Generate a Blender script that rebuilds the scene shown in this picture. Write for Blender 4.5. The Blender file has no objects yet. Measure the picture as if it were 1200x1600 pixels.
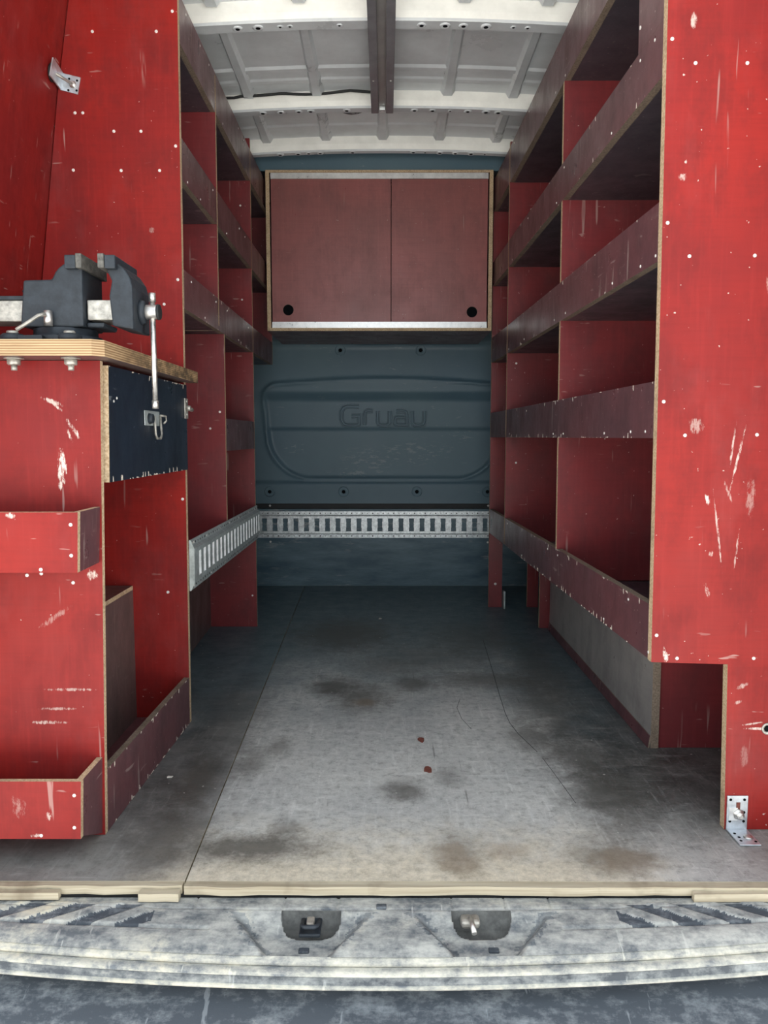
import bpy, bmesh, math, random
from mathutils import Vector, Matrix, noise as mnoise
random.seed(7)
scene = bpy.context.scene
col = scene.collection

# ------------------------------------------------------------------ camera
cam_d = bpy.data.cameras.new('camera')
cam = bpy.data.objects.new('camera', cam_d); col.objects.link(cam)
cam_d.sensor_fit = 'VERTICAL'; cam_d.sensor_height = 24.0
cam_d.lens = 24.0 * 1202.0 / 1600.0
cam_d.clip_start = 0.02
cam.location = (0, 0, 0.716)
cam.rotation_euler = (math.radians(90) - math.atan(118 / 1202.0), 0, math.atan(2 / 1202.0))
scene.camera = cam

# ------------------------------------------------------------------ world, sun, exposure
w = bpy.data.worlds.new('sky'); scene.world = w; w.use_nodes = True
wn = w.node_tree.nodes; wl = w.node_tree.links
bg = wn['Background']
bg.inputs[0].default_value = (0.86, 0.94, 1.0, 1)
bg.inputs[1].default_value = 1.25
sun_d = bpy.data.lights.new('sun', 'SUN'); sun_d.energy = 16.0; sun_d.angle = math.radians(0.6)
sun_d.color = (1.0, 0.96, 0.90)
sun = bpy.data.objects.new('sun', sun_d); col.objects.link(sun)
sun.location = (1, 4, 6)
sun.rotation_euler = Vector((0.10, 0.60, 1.0)).to_track_quat('Z', 'Y').to_euler()
vs = scene.view_settings
vs.view_transform = 'Standard'; vs.look = 'None'; vs.gamma = 1.0; vs.use_curve_mapping = False
vs.exposure = 0.7

# ------------------------------------------------------------------ material helpers
class NT:
    def __init__(s, name):
        s.m = bpy.data.materials.new(name); s.m.use_nodes = True
        s.t = s.m.node_tree; s.n = s.t.nodes
        s.b = s.n['Principled BSDF']
        s.pos = s.n.new('ShaderNodeNewGeometry').outputs['Position']
    def lk(s, a, b): s.t.links.new(a, b)
    def _in(s, sock, v):
        if hasattr(v, 'is_output'): s.lk(v, sock)
        elif isinstance(v, (tuple, list)):
            sock.default_value = tuple(v) + ((1,) if len(v) == 3 and len(sock.default_value) == 4 else ())
        else: sock.default_value = v
    def mapv(s, scale, loc=(0, 0, 0), rot=(0, 0, 0), vec=None):
        n = s.n.new('ShaderNodeMapping'); s.lk(vec or s.pos, n.inputs[0])
        n.inputs['Scale'].default_value = scale; n.inputs['Location'].default_value = loc; n.inputs['Rotation'].default_value = rot
        return n.outputs[0]
    def noise(s, scale=(1, 1, 1), sc=5, det=4, rough=.55, loc=(0, 0, 0), rot=(0, 0, 0), dist=0):
        n = s.n.new('ShaderNodeTexNoise'); s.lk(s.mapv(scale, loc, rot), n.inputs['Vector'])
        n.inputs['Scale'].default_value = sc; n.inputs['Detail'].default_value = det
        n.inputs['Roughness'].default_value = rough; n.inputs['Distortion'].default_value = dist
        return n.outputs[0]
    def rng(s, v, a, b, c=0., d=1., smooth=False):
        n = s.n.new('ShaderNodeMapRange'); s._in(n.inputs[0], v)
        n.interpolation_type = 'SMOOTHSTEP' if smooth else 'LINEAR'
        for i, x in enumerate((a, b, c, d)): n.inputs[i + 1].default_value = x
        return n.outputs[0]
    def math(s, op, a, b=0., c=None):
        n = s.n.new('ShaderNodeMath'); n.operation = op; s._in(n.inputs[0], a); s._in(n.inputs[1], b)
        if c is not None: s._in(n.inputs[2], c)
        return n.outputs[0]
    def mix(s, f, a, b):
        n = s.n.new('ShaderNodeMix'); n.data_type = 'RGBA'
        s._in(n.inputs[0], f); s._in(n.inputs[6], a); s._in(n.inputs[7], b)
        return n.outputs[2]
    def xyz(s):
        n = s.n.new('ShaderNodeSeparateXYZ'); s.lk(s.pos, n.inputs[0]); return n.outputs
    def blob(s, c, r, rot=0., wob=None, edge=.35, deep=0.):
        """soft mark of its own shape round c, radii r (world metres, 0 = any)."""
        sc = tuple(1.0 / q if q else (1.0 / deep if deep else 0.0) for q in r)
        n = s.n.new('ShaderNodeVectorMath'); n.operation = 'SUBTRACT'; s.lk(s.pos, n.inputs[0]); n.inputs[1].default_value = c
        v = n.outputs[0]
        if rot:
            q = s.n.new('ShaderNodeVectorRotate'); q.rotation_type = 'AXIS_ANGLE'; s.lk(v, q.inputs[0])
            q.inputs['Axis'].default_value = (0, 0, 1) if r[2] == 0 else ((0, 1, 0) if r[1] == 0 else (1, 0, 0))
            q.inputs['Angle'].default_value = rot; v = q.outputs[0]
        m = s.n.new('ShaderNodeVectorMath'); m.operation = 'MULTIPLY'; s.lk(v, m.inputs[0]); m.inputs[1].default_value = sc
        l = s.n.new('ShaderNodeVectorMath'); l.operation = 'LENGTH'; s.lk(m.outputs[0], l.inputs[0])
        d = l.outputs['Value']
        if wob is not None: d = s.math('ADD', d, wob)
        return s.rng(d, 1.0 - edge, 1.0 + edge, 1, 0, True)
    def fin(s, colr, rough=.5, metal=0., bump=None, bs=.2, bd=.002, spec=.5):
        s._in(s.b.inputs['Base Color'], colr); s._in(s.b.inputs['Roughness'], rough); s._in(s.b.inputs['Metallic'], metal)
        s.b.inputs['Specular IOR Level'].default_value = spec
        if bump is not None:
            n = s.n.new('ShaderNodeBump'); n.inputs['Strength'].default_value = bs; n.inputs['Distance'].default_value = bd
            s.lk(bump, n.inputs['Height']); s.lk(n.outputs[0], s.b.inputs['Normal'])
        return s.m

def film_ply(name, base, dark, wear, rough, scr=.66, marks=(), wcol=(.72, .62, .55), spec=.5, spots=.75):
    t = NT(name)
    big = t.noise((1, 1, 1), 3.2, 4, .6)
    mot = t.noise((1.3, 1.3, .8), 9, 6, .7, loc=(2, 6, 1))
    grain = t.noise((9, 9, 160), 1.0, 4, .65)
    gh = t.noise((120, 120, 7), 1.0, 4, .65)
    c = t.mix(t.rng(big, .35, .66), base, dark)
    c = t.mix(t.math('MULTIPLY', t.rng(mot, .47, .70), .62), c, tuple(q * .62 + .006 for q in dark))
    c = t.mix(t.math('MULTIPLY', t.rng(grain, .45, .75), .25), c, tuple(q * .55 for q in base))
    c = t.mix(t.math('MULTIPLY', t.rng(gh, .5, .8), .22), c, tuple(min(1, q * 1.35 + .012) for q in base))
    # dull rubbed haze in the film
    hz = t.noise((1, 1, .5), 6, 5, .7, loc=(7, 3, 2))
    c = t.mix(t.math('MULTIPLY', t.rng(hz, .54, .74),   .15 * wear), c, tuple(q * .7 + .10 for q in base))
    # fine scratches running several ways
    sm = 0.
    s2 = t.noise((5, 5, 4), 1.0, 2, .5, loc=(3, 1, 7))
    gate = t.rng(s2, .48, .60)
    for k, (sc, rt) in enumerate((((70, 70, 4), (.25, .3, .2)), ((60, 60, 5), (-.5, -.6, .1)), ((16, 16, 90), (.1, .25, 0)))):
        sn = t.noise(sc, 1.0, 2, .5, rot=rt, loc=(k * 3.1, k, 2 * k))
        sm = t.math('MAXIMUM', sm, t.math('MULTIPLY', t.rng(sn, scr + .03, scr + .06), gate))
    sp = t.noise((1, 1, 1), 120, 2, .5, loc=(5, 2, 9))
    sm = t.math('MAXIMUM', t.math('MULTIPLY', sm, .27), t.math('MULTIPLY', t.rng(sp, spots, spots + .025), .6))
    if marks:
        nz = t.noise((190, 190, 55), 1.0, 5, .8, loc=(1, 1, 1), rot=(.1, .35, 0))
        for (cc, rr, rot, amt) in marks:
            b = t.blob(cc, rr, rot, None, .8, .03)
            sm = t.math('MAXIMUM', sm, t.math('MULTIPLY', t.rng(t.math('MULTIPLY', b, nz), .41, .53), amt))
    sm = t.math('MULTIPLY', sm, wear)
    c = t.mix(sm, c, wcol)
    r = t.rng(mot, .3, .7, rough - .08, rough + .14)
    return t.fin(c, r, 0, grain, .12, .001, spec)

MK = []   # prominent scuffs on red panels: (centre, radii, rotation, strength)
MK += [((-.556, 1.324, .665), (.012, 0, .045), 0, 1), ((-.568, 1.324, .775), (.028, 0, .006), -.35, .7), ((-.562, 1.324, .768), (.020, 0, .004), -.7, .7),
       ((-.535, 1.324, .73), (.006, 0, .032), .55, .8), ((-.54, 1.324, .715), (.004, 0, .02), .3, .7), ((-.56, 1.324, .632), (.006, 0, .012), 0, .9),
       ((-.49, 1.28, .55), (0, .02, .035), 0, 1), ((-.512, 1.324, .475), (.014, 0, .014), 0, .8), ((-.6, 1.235, .59), (.016, 0, .008), 0, .8),
       ((-.56, 1.324, .27), (.07, 0, .004), 0, .4), ((-.58, 1.324, .235), (.05, 0, .004), 0, .4), ((-.60, 1.324, .21), (.05, 0, .005), 0, .5), ((-.58, 1.324, .4), (.05, 0, .008), .6, .25),
       ((-.56, 1.235, .085), (.012, 0, .012), .3, .6), ((-.585, 1.235, .052), (.014, 0, .006), .1, 1), ((-.61, 1.235, .10), (.02, 0, .03), .3, .25),
       ((.5, 1.345, .327), (.007, 0, .022), .25, 1), ((.565, 1.345, .605), (.006, 0, .017), .3, 1), ((.57, 1.345, .445), (.006, 0, .018), .3, .7),
       ((.615, 1.345, .68), (.0035, 0, .085), -.2, .7), ((.605, 1.345, .70), (.003, 0, .06), -.1, .6), ((.64, 1.345, .61), (.012, 0, .05), 0, .25), ((.54, 1.345, .735), (.02, 0, .02), .4, .35),
       ((.585, 1.345, .55), (.003, 0, .1), .15, .6), ((.62, 1.345, .52), (.003, 0, .05), -.1, .5), ((.575, 1.345, .51), (.006, 0, .008), 0, .6), ((.60, 1.345, .62), (.004, 0, .03), .4, .4),
       ((.68, 1.345, .191), (.045, 0, .004), 0, .8), ((.66, 1.345, .20), (.03, 0, .003), .15, .6), ((.64, 1.345, .27), (.018, 0, .007), .5, .5), ((.635, 1.345, .24), (.012, 0, .005), .4, .5), ((.65, 1.345, .14), (.012, 0, .03), 0, .15),
       ((.675, 1.345, .93), (.010, 0, .06), -.35, .45), ((.66, 1.345, .95), (.006, 0, .05), .3, .4), ((.50, 1.345, 1.15), (.01, 0, .01), .3, .5), ((.51, 1.345, 1.40), (.008, 0, .02), 0, .6),
       ((.5, 2.045, .93), (.03, 0, .012), .2, .8), ((-.55, 1.868, 1.2), (.01, 0, .01), 0, .3), ((-.72, 1.6, 1.25), (0, .006, .03), 0, .7)]
RED = film_ply('red_film_ply', (.29, .016, .012), (.195, .013, .013), 1.0, .46, .675, MK, spec=.22)
RED_SHADE = film_ply('red_film_ply_shaded', (.215, .030, .033), (.155, .028, .032), .8, .36, spec=.4)  # same red film, darkened and greyed in colour for the shaded shelf interior
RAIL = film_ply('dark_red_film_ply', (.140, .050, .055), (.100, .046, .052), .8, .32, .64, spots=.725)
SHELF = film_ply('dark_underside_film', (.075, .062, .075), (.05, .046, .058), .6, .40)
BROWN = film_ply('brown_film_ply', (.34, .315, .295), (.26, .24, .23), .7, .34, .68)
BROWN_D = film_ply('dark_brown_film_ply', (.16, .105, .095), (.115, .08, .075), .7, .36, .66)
NAVY = film_ply('navy_film_ply', (.014, .022, .038), (.010, .015, .026), .9, .33, .66, wcol=(.5, .52, .55))

def ply_edge(name, a, b, dirt=.3):
    t = NT(name)
    x, y, z = t.xyz()
    wv = t.noise((260, 260, 260), 1.0, 2, .5)
    g = t.noise((20, 20, 20), 1.0, 4, .6)
    c = t.mix(t.rng(wv, .4, .62), a, b)
    c = t.mix(t.math('MULTIPLY', t.rng(g, .5, .7), dirt), c, (.10, .075, .05))
    return t.fin(c, .7, 0, wv, .2, .001, .3)
EDGE = ply_edge('ply_edge', (.60, .46, .30), (.42, .29, .17), .35)
EDGE_D = ply_edge('dirty_ply_edge', (.26, .20, .15), (.17, .13, .10), .5)

def layered_edge():
    t = NT('bench_ply_edge')
    x, y, z = t.xyz()
    st = t.math('SINE', t.math('MULTIPLY', z, 1550.0), 0)
    g = t.noise((9, 9, 200), 1.0, 4, .6)
    c = t.mix(t.rng(st, -.5, .6), (.50, .35, .20), (.27, .16, .08))
    c = t.mix(t.math('MULTIPLY', t.rng(g, .5, .72), .5), c, (.16, .09, .04))
    dy = t.rng(y, 1.30, 1.5)
    c = t.mix(t.math('MULTIPLY', dy, t.rng(t.noise((30, 30, 60), 1, 4, .7), .35, .6)), c, (.09, .06, .035))
    return t.fin(c, .65, 0, st, .15, .001, .3)
BENCH_EDGE = layered_edge()
def plain(name, colr, rough=.5, metal=0., var=.25, sc=18, bump=0.1, spec=.5):
    t = NT(name); n = t.noise((1, 1, 1), sc, 5, .65); n2 = t.noise((1, 1, 1), sc * .23, 3, .5, loc=(4, 4, 4))
    c = t.mix(t.rng(n, .35, .65), tuple(q * (1 - var) for q in colr), tuple(min(1, q * (1 + var)) for q in colr))
    c = t.mix(t.math('MULTIPLY', t.rng(n2, .45, .7), var), c, tuple(q * .6 for q in colr))
    return t.fin(c, t.rng(n, .3, .7, max(.05, rough - .08), rough + .1), metal, n, bump, .001, spec)
IRON = plain('grey_cast_iron', (.024, .030, .038), .50, .1, .3, 60, .25, .35)
STEEL = plain('bright_steel', (.62, .60, .57), .33, .9, .18, 90, .1)
GRIMY = plain('worn_steel', (.42, .40, .36), .42, .6, .35, 70, .15)
JAW = plain('dull_jaw_steel', (.10, .095, .085), .6, .2, .5, 150, .3)
ZINC = plain('zinc_plate', (.62, .66, .70), .38, .75, .15, 60, .1)
GALV = plain('galvanised_steel', (.74, .79, .81), .38, .45, .3, 70, .12)
CUT_GLINT = plain('glint_cut_edge', (.86, .88, .89), .4, .15, .08, 60, .05)  # pale diffuse slot walls, painting in the light they reflect
GALV_D = plain('dull_galvanised_steel', (.44, .49, .49), .45, .4, .25, 50, .12)
ALU = plain('brushed_aluminium', (.80, .80, .79), .34, .7, .1, 50, .05)
BLACK = plain('black_rubber', (.010, .011, .012), .6, 0, .3, 30, .05)
VOID = plain('hole_black', (.004, .005, .006), .9, 0, .1, 30, 0, .1)
SCREW = plain('screw_head', (.78, .76, .72), .45, .3, .1, 300, 0)
RUST = plain('rusty_chip', (.16, .045, .03), .8, 0, .4, 200, .3)
PALECHIP = plain('pale_chip', (.62, .58, .52), .8, 0, .2, 200, .2)
CREAM = plain('cream_paint', (.93, .93, .88), .42, 0, .06, 14, .05)
SKIN = plain('grey_roof_skin', (.70, .73, .75), .34, 0, .12, 5, .05)
RIBM = plain('grey_roof_rib', (.62, .65, .67), .32, 0, .12, 8, .05)
CHAN = plain('dull_channel_steel', (.27, .27, .29), .42, .5, .2, 12, .08)
BODY = plain('van_paint', (.62, .62, .60), .35, 0, .06, 6, .0)
LENS = plain('lamp_lens', (.10, .12, .13), .25, 0, .1, 40, .0)

def bulkhead_mat():
    t = NT('bulkhead_plastic')
    n = t.noise((1, 1, 1), 260, 2, .5); b = t.noise((1, 1, 1), 2.6, 4, .6)
    s = t.noise((22, 22, 70), 1, 4, .7, rot=(0, .8, 0)); a = t.noise((1, 1, 1), 4.5, 2, .5, loc=(2, 0, 1.3))
    c = t.mix(t.rng(b, .35, .65), (.078, .138, .180), (.105, .170, .205))
    mk = t.math('MULTIPLY', t.rng(s, .62, .68), t.rng(a, .52, .62))
    sc = 0
    for (cx, cz, rx, rz) in ((.13, .64, .16, .05), (-.07, .61, .12, .05), (-.13, .545, .12, .02), (-.43, .66, .05, .02), (.38, .72, .05, .03)):
        bl = t.blob((cx, 3.66, cz), (rx, 0, rz), 0, None, .5)
        mk = t.math('MAXIMUM', mk, t.math('MULTIPLY', bl, t.rng(s, .53, .6)))
    c = t.mix(t.math('MULTIPLY', mk, .35), c, (.36, .38, .36))
    return t.fin(c, t.rng(b, .3, .7, .42, .56), 0, n, .25, .0008, .5)
PLASTIC = bulkhead_mat()
def kick_mat():
    t = NT('dark_film_board')
    b = t.noise((1.5, 1.5, 7), 2.4, 5, .65); s = t.noise((10, 10, 60), 1, 4, .7); a = t.noise((1, 1, 1), 5, 3, .5, loc=(9, 0, 0))
    c = t.mix(t.rng(b, .35, .65), (.045, .095, .128), (.13, .20, .235))
    c = t.mix(t.math('MULTIPLY', t.math('MULTIPLY', t.rng(s, .56, .64), t.rng(a, .5, .6)), .5), c, (.40, .40, .38))
    return t.fin(c, .45, 0, s, .1, .001)
KICK = kick_mat()

def floor_mat():  # worn, dusty, stained film, with the dim far end painted in
    t = NT('worn_floor_film')
    x, y, z = t.xyz()
    wob = t.rng(t.noise((1, 1, 1), 7, 5, .65), .3, .7, -.45, .45)
    wob2 = t.rng(t.noise((1, 1, 1), 22, 4, .65, loc=(3, 0, 0)), .3, .7, -.4, .4)
    fine = t.noise((1, 1, 1), 120, 5, .75); mid = t.noise((1, 1, 1), 16, 6, .7); big = t.noise((1, 1, 1), 3.0, 4, .6)
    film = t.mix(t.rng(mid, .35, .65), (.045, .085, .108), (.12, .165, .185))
    film = t.mix(t.rng(t.math('ADD', y, t.math('MULTIPLY', wob, .3)), 1.5, 2.5, 1, 0, True), film, t.mix(t.rng(mid, .35, .65), (.062, .060, .058), (.15, .145, .138)))  # film turns teal with depth: dim bluish far light put into the colour
    dust = t.mix(t.rng(big, .35, .65), (.52, .52, .51), (.68, .67, .64))
    dust = t.mix(t.math('MULTIPLY', t.rng(fine, .42, .7), .45), dust, (.30, .30, .29))
    grit = t.noise((1, 1, 1), 48, 9, .82, loc=(1, 7, 0))
    dust = t.mix(t.math('MULTIPLY', t.rng(grit, .50, .64), .75), dust, (.24, .235, .225))
    dust = t.mix(t.math('MULTIPLY', t.rng(grit, .47, .34), .5), dust, (.78, .76, .72))
    # walked-on centre, most dirt tramped in near the rear sill; depth fade partly painted-in dimness
    ax = t.math('ABSOLUTE', t.math('SUBTRACT', x, .03))
    lat = t.rng(t.math('ADD', ax, t.math('MULTIPLY', wob, .13)), .26, .50, 1, 0, True)
    dep = t.rng(t.math('ADD', y, t.math('MULTIPLY', wob, .35)), 1.55, 3.0, 1, .02, True)
    sill = t.rng(t.math('ADD', y, t.math('MULTIPLY', wob, .12)), 1.17, 1.50, 1, 0, True)
    scr = t.noise((9, 55, 1), 1, 6, .8, rot=(0, 0, .9), dist=.4); scr2 = t.noise((75, 7, 1), 1, 6, .8, rot=(0, 0, .35), dist=.6)
    edge = t.rng(t.math('MAXIMUM', scr, scr2), .54, .66)
    wm = t.math('MAXIMUM', t.math('MULTIPLY', lat, dep), t.math('MULTIPLY', sill, t.rng(ax, .45, .78, .95, .15)))
    wm = t.math('ADD', t.math('MULTIPLY', wm, .80), t.math('MULTIPLY', t.math('MULTIPLY', edge, .30), t.rng(dep, 0, 1, .25, 1)))
    wm = t.math('ADD', wm, t.math('MULTIPLY', t.rng(fine, .3, .7, -.5, .5), .22))
    side = t.rng(t.math('SUBTRACT', t.math('ADD', x, t.math('MULTIPLY', y, .025)), -.293), -.004, .004)   # left board dirtier film
    wm = t.math('MULTIPLY', wm, t.math('ADD', t.math('MULTIPLY', side, .55), .45))
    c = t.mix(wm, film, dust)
    warm = t.math('MULTIPLY', t.rng(t.math('ADD', y, t.math('MULTIPLY', wob2, .1)), 1.17, 1.42, .75, 0, True), lat)
    wc = t.mix(t.rng(grit, .38, .62), (.80, .70, .53), (.46, .40, .30))
    wc = t.mix(t.math('MULTIPLY', t.rng(edge, 0, 1), .4), wc, (.40, .35, .27))
    c = t.mix(t.math('MULTIPLY', warm, 1.05), c, wc)
    # oil and water stains
    stains = [((-.147, 2.157), (.06, .075), .8), ((-.062, 2.06), (.07, .10), .7), ((.08, 2.181), (.055, .06), .7), ((.037, 1.501), (.04, .042), .75),
              ((-.232, 1.281), (.11, .045), .85), ((-.39, 1.544), (.035, .12), .8), ((-.244, 1.717), (.025, .05), .5), ((-.40, 1.30), (.06, .11), .65),
              ((.125, 1.262), (.04, .06), .45), ((.433, 1.658), (.06, .09), .6), ((.449, 1.488), (.07, .11), .75), ((-.145, 2.751), (.16, .2), .85),
              ((.299, 2.217), (.13, .07), .6), ((.351, 1.787), (.05, .09), .6), ((.133, 1.566), (.03, .04), .45), ((.392, 1.251), (.07, .045), .6),
              ((-.183, 1.354), (.025, .04), .5), ((-.293, 1.64), (.03, .07), .45), ((.15, 2.45), (.16, .12), .4), ((.42, 2.0), (.06, .2), .5),
              ((-.40, 1.9), (.08, .25), .35), ((.30, 2.7), (.14, .2), .5), ((0, 2.35), (.1, .08), .35), ((.47, 2.3), (.07, .3), .5)]
    swob = t.math('ADD', t.math('MULTIPLY', wob2, .9), t.rng(fine, .3, .7, -.25, .25))
    for (cx, cy), (rx, ry), a in stains:
        b = t.blob((cx, cy, 0), (rx, ry, 0), 0, swob, .75)
        c = t.mix(t.math('MULTIPLY', b, a), c, (.075, .070, .062))
    for (cx, cy), (rx, ry) in (((.12, 1.25), (.035, .05)), ((.41, 1.24), (.05, .04)), ((.21, 1.27), (.03, .03)), ((-.06, 2.02), (.03, .03))):
        b = t.blob((cx, cy, 0), (rx, ry, 0), 0, wob2, .5)
        c = t.mix(t.math('MULTIPLY', b, .38), c, (.22, .15, .09))
    # fine scored lines
    ln = t.noise((90, 2.2, 1), 1, 2, .5, rot=(0, 0, .06), loc=(2, 2, 0)); gate = t.rng(t.noise((1, 1, 1), 5, 2, .5, loc=(8, 0, 0)), .55, .62)
    c = t.mix(t.math('MULTIPLY', t.math('MULTIPLY', t.rng(ln, .70, .73), gate), .5), c, (.06, .055, .05))
    sp = t.rng(t.noise((1, 1, 1), 70, 2, .5, loc=(0, 4, 0)), .73, .76)
    c = t.mix(t.math('MULTIPLY', sp, .6), c, (.62, .60, .55))
    return t.fin(c, t.rng(wm, 0, 1, .42, .72), 0, t.math('ADD', fine, mid), .25, .0015, .4)
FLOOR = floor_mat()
def nose_mat():
    t = NT('raw_board_edge')
    g = t.noise((3, 60, 160), 1, 4, .65); d = t.noise((9, 9, 9), 1, 4, .6); x, y, z = t.xyz()
    c = t.mix(t.rng(g, .4, .65), (.50, .44, .33), (.34, .285, .20))
    c = t.mix(t.math('MULTIPLY', t.rng(d, .52, .7), .75), c, (.20, .16, .11))
    return t.fin(c, .75, 0, g, .3, .001, .3)
NOSE = nose_mat()
def bumper_mat(name, a, b, cover, warm):
    t = NT(name)
    x, y, z = t.xyz()
    n1 = t.noise((1.0, 1.7, 1.7), 18, 9, .72); n2 = t.noise((5, 40, 40), 1, 5, .7); n3 = t.noise((1, 1, 1), 90, 3, .7); n4 = t.noise((1, 1, 1), 4, 5, .65, loc=(3, 3, 3))
    sr = t.noise((60, 14, 14), 1, 3, .6, rot=(0, 0, .5))
    m = t.math('ADD', t.math('MULTIPLY', n1, .6), t.math('ADD', t.math('MULTIPLY', n2, .25), t.math('MULTIPLY', n3, .15)))
    c = t.mix(t.rng(m, cover - .085, cover + .10), a, b)
    c = t.mix(t.math('MULTIPLY', t.rng(n4, .48, .66), t.rng(m, cover - .02, cover + .1)), c, warm)
    c = t.mix(t.math('MULTIPLY', t.rng(sr, .66, .7), .45), c, tuple(min(1, q * 1.25) for q in b))
    return t.fin(c, .68, 0, t.math('ADD', n1, n3), .3, .002, .4)
POCKET_SHADE = plain('pocket_shade_plastic', (.10, .10, .095), .7, 0, .4, 60, .2)  # dark colour paints in the shadow inside the latch pockets
SILL = bumper_mat('dusty_sill_plastic', (.11, .122, .135), (.45, .45, .42), .485, (.60, .54, .40))
LOWER = bumper_mat('scuffed_bumper_plastic', (.050, .060, .074), (.24, .26, .28), .57, (.27, .26, .24))
SILLD = bumper_mat('grey_band_plastic', (.07, .08, .094), (.34, .36, .36), .515, (.40, .38, .32))
LIPM = bumper_mat('chalky_lip_plastic', (.15, .165, .18), (.58, .56, .48), .475, (.62, .55, .41))
def ground_mat():
    t = NT('pale_concrete'); n = t.noise((1, 1, 1), 3, 6, .6)
    return t.fin(t.mix(t.rng(n, .3, .7), (.45, .445, .43), (.55, .54, .52)), .9, 0, n, .2, .01, .2)
GROUND = ground_mat()

# ------------------------------------------------------------------ mesh helpers
class MB:
    def __init__(s): s.v = []; s.f = []; s.mi = []; s.sm = []
    def face(s, idx, m=0, smooth=False): s.f.append(tuple(idx)); s.mi.append(m); s.sm.append(smooth)
    def prism(s, pts, off, m=0, me=1, caps=(0, 1)):
        n = len(pts); o = len(s.v); off = Vector(off)
        s.v += [Vector(p) for p in pts] + [Vector(p) + off for p in pts]
        # orient outward
        nrm = Vector((0, 0, 0))
        for i in range(n): nrm += Vector(pts[i]).cross(Vector(pts[(i + 1) % n]))
        flip = nrm.dot(off) > 0
        a = list(range(o, o + n)); b = list(range(o + n, o + 2 * n))
        s.face(a[::-1] if flip else a, m); s.face(b if flip else b[::-1], m)
        for i in range(n):
            j = (i + 1) % n
            q = (a[i], a[j], b[j], b[i]); s.face(q if flip else q[::-1], me)
        return s
    def box(s, x0, x1, y0, y1, z0, z1, m=0, me=None):
        return s.prism([(x0, y0, z0), (x1, y0, z0), (x1, y1, z0), (x0, y1, z0)], (0, 0, z1 - z0), m if me is None else me, m)
    def cyl(s, p0, p1, r0, r1=None, n=16, m=0, cap=True):
        r1 = r0 if r1 is None else r1
        p0 = Vector(p0); p1 = Vector(p1); d = (p1 - p0).normalized()
        a = d.orthogonal().normalized(); b = d.cross(a); o = len(s.v)
        for p, r in ((p0, r0), (p1, r1)):
            for i in range(n):
                t = 2 * math.pi * i / n; s.v.append(p + a * (r * math.cos(t)) + b * (r * math.sin(t)))
        for i in range(n):
            j = (i + 1) % n; s.face((o + i, o + j, o + n + j, o + n + i), m, True)
        if cap: s.face([o + i for i in range(n)][::-1], m); s.face([o + n + i for i in range(n)], m)
        return s
    def lathe(s, c, ax, prof, n=20, m=0):
        c = Vector(c); d = Vector(ax).normalized(); a = d.orthogonal().normalized(); b = d.cross(a); o = len(s.v)
        for (r, h) in prof:
            for i in range(n):
                t = 2 * math.pi * i / n; s.v.append(c + d * h + a * (r * math.cos(t)) + b * (r * math.sin(t)))
        for k in range(len(prof) - 1):
            for i in range(n):
                j = (i + 1) % n; s.face((o + k * n + i, o + k * n + j, o + (k + 1) * n + j, o + (k + 1) * n + i), m, True)
        s.face([o + i for i in range(n)][::-1], m); s.face([o + (len(prof) - 1) * n + i for i in range(n)], m)
        return s
    def tube(s, pts, r, n=8, m=0):
        pts = [Vector(p) for p in pts]; o = len(s.v); a = None
        for k, p in enumerate(pts):
            d = (pts[min(k + 1, len(pts) - 1)] - pts[max(k - 1, 0)]).normalized()
            a = d.orthogonal().normalized() if a is None else (a - d * a.dot(d)).normalized()
            b = d.cross(a)
            for i in range(n):
                t = 2 * math.pi * i / n; s.v.append(p + (a * math.cos(t) + b * math.sin(t)) * r)
        for k in range(len(pts) - 1):
            for i in range(n):
                j = (i + 1) % n; s.face((o + k * n + i, o + k * n + j, o + (k + 1) * n + j, o + (k + 1) * n + i), m, True)
        s.face([o + i for i in range(n)][::-1], m); s.face([o + (len(pts) - 1) * n + i for i in range(n)], m)
        return s
    def grid(s, nu, nv, fn, m=0, smooth=True, mf=None):
        o = len(s.v)
        for i in range(nu + 1):
            for j in range(nv + 1): s.v.append(Vector(fn(i / nu, j / nv)))
        for i in range(nu):
            for j in range(nv):
                k = o + i * (nv + 1) + j
                s.face((k, k + nv + 1, k + nv + 2, k + 1), m if mf is None else mf((i + .5) / nu, (j + .5) / nv), smooth)
        return s
    def build(s, name, mats, parent=None, bevel=0., base=None):
        if not isinstance(mats, (list, tuple)): mats = [mats]
        b = Vector(base) if base is not None else (gloc(parent) if parent is not None else Vector((0, 0, 0)))
        me = bpy.data.meshes.new(name); me.from_pydata([tuple(p - b) for p in s.v], [], s.f)
        for mt in mats: me.materials.append(mt)
        me.polygons.foreach_set('material_index', [min(i, len(mats) - 1) for i in s.mi])
        me.polygons.foreach_set('use_smooth', s.sm)
        me.update()
        o = bpy.data.objects.new(name, me); col.objects.link(o)
        if parent is not None:
            o.parent = parent; o.location = b - gloc(parent)
        else: o.location = b
        GL[o.name] = b
        if bevel:
            md = o.modifiers.new('bevel', 'BEVEL'); md.width = bevel; md.segments = 2; md.limit_method = 'ANGLE'; md.angle_limit = .7
        return o
GL = {}
def gloc(o): return GL[o.name]
def thing(name, loc, label, cat, group=None):
    o = bpy.data.objects.new(name, None); col.objects.link(o); o.location = loc; o.empty_display_size = .05
    GL[o.name] = Vector(loc); o['label'] = label; o['category'] = cat
    if group: o['group'] = group
    return o
def tag(o, label, cat, group=None):
    o['label'] = label; o['category'] = cat
    if group: o['group'] = group
    return o
def struct(o): o['kind'] = 'structure'; return o
def lerp(a, b, t): return a + (b - a) * t
def interp(tab, z):
    for (z0, v0), (z1, v1) in zip(tab, tab[1:]):
        if z <= z1: return lerp(v0, v1, (z - z0) / (z1 - z0))
    return tab[-1][1]
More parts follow.
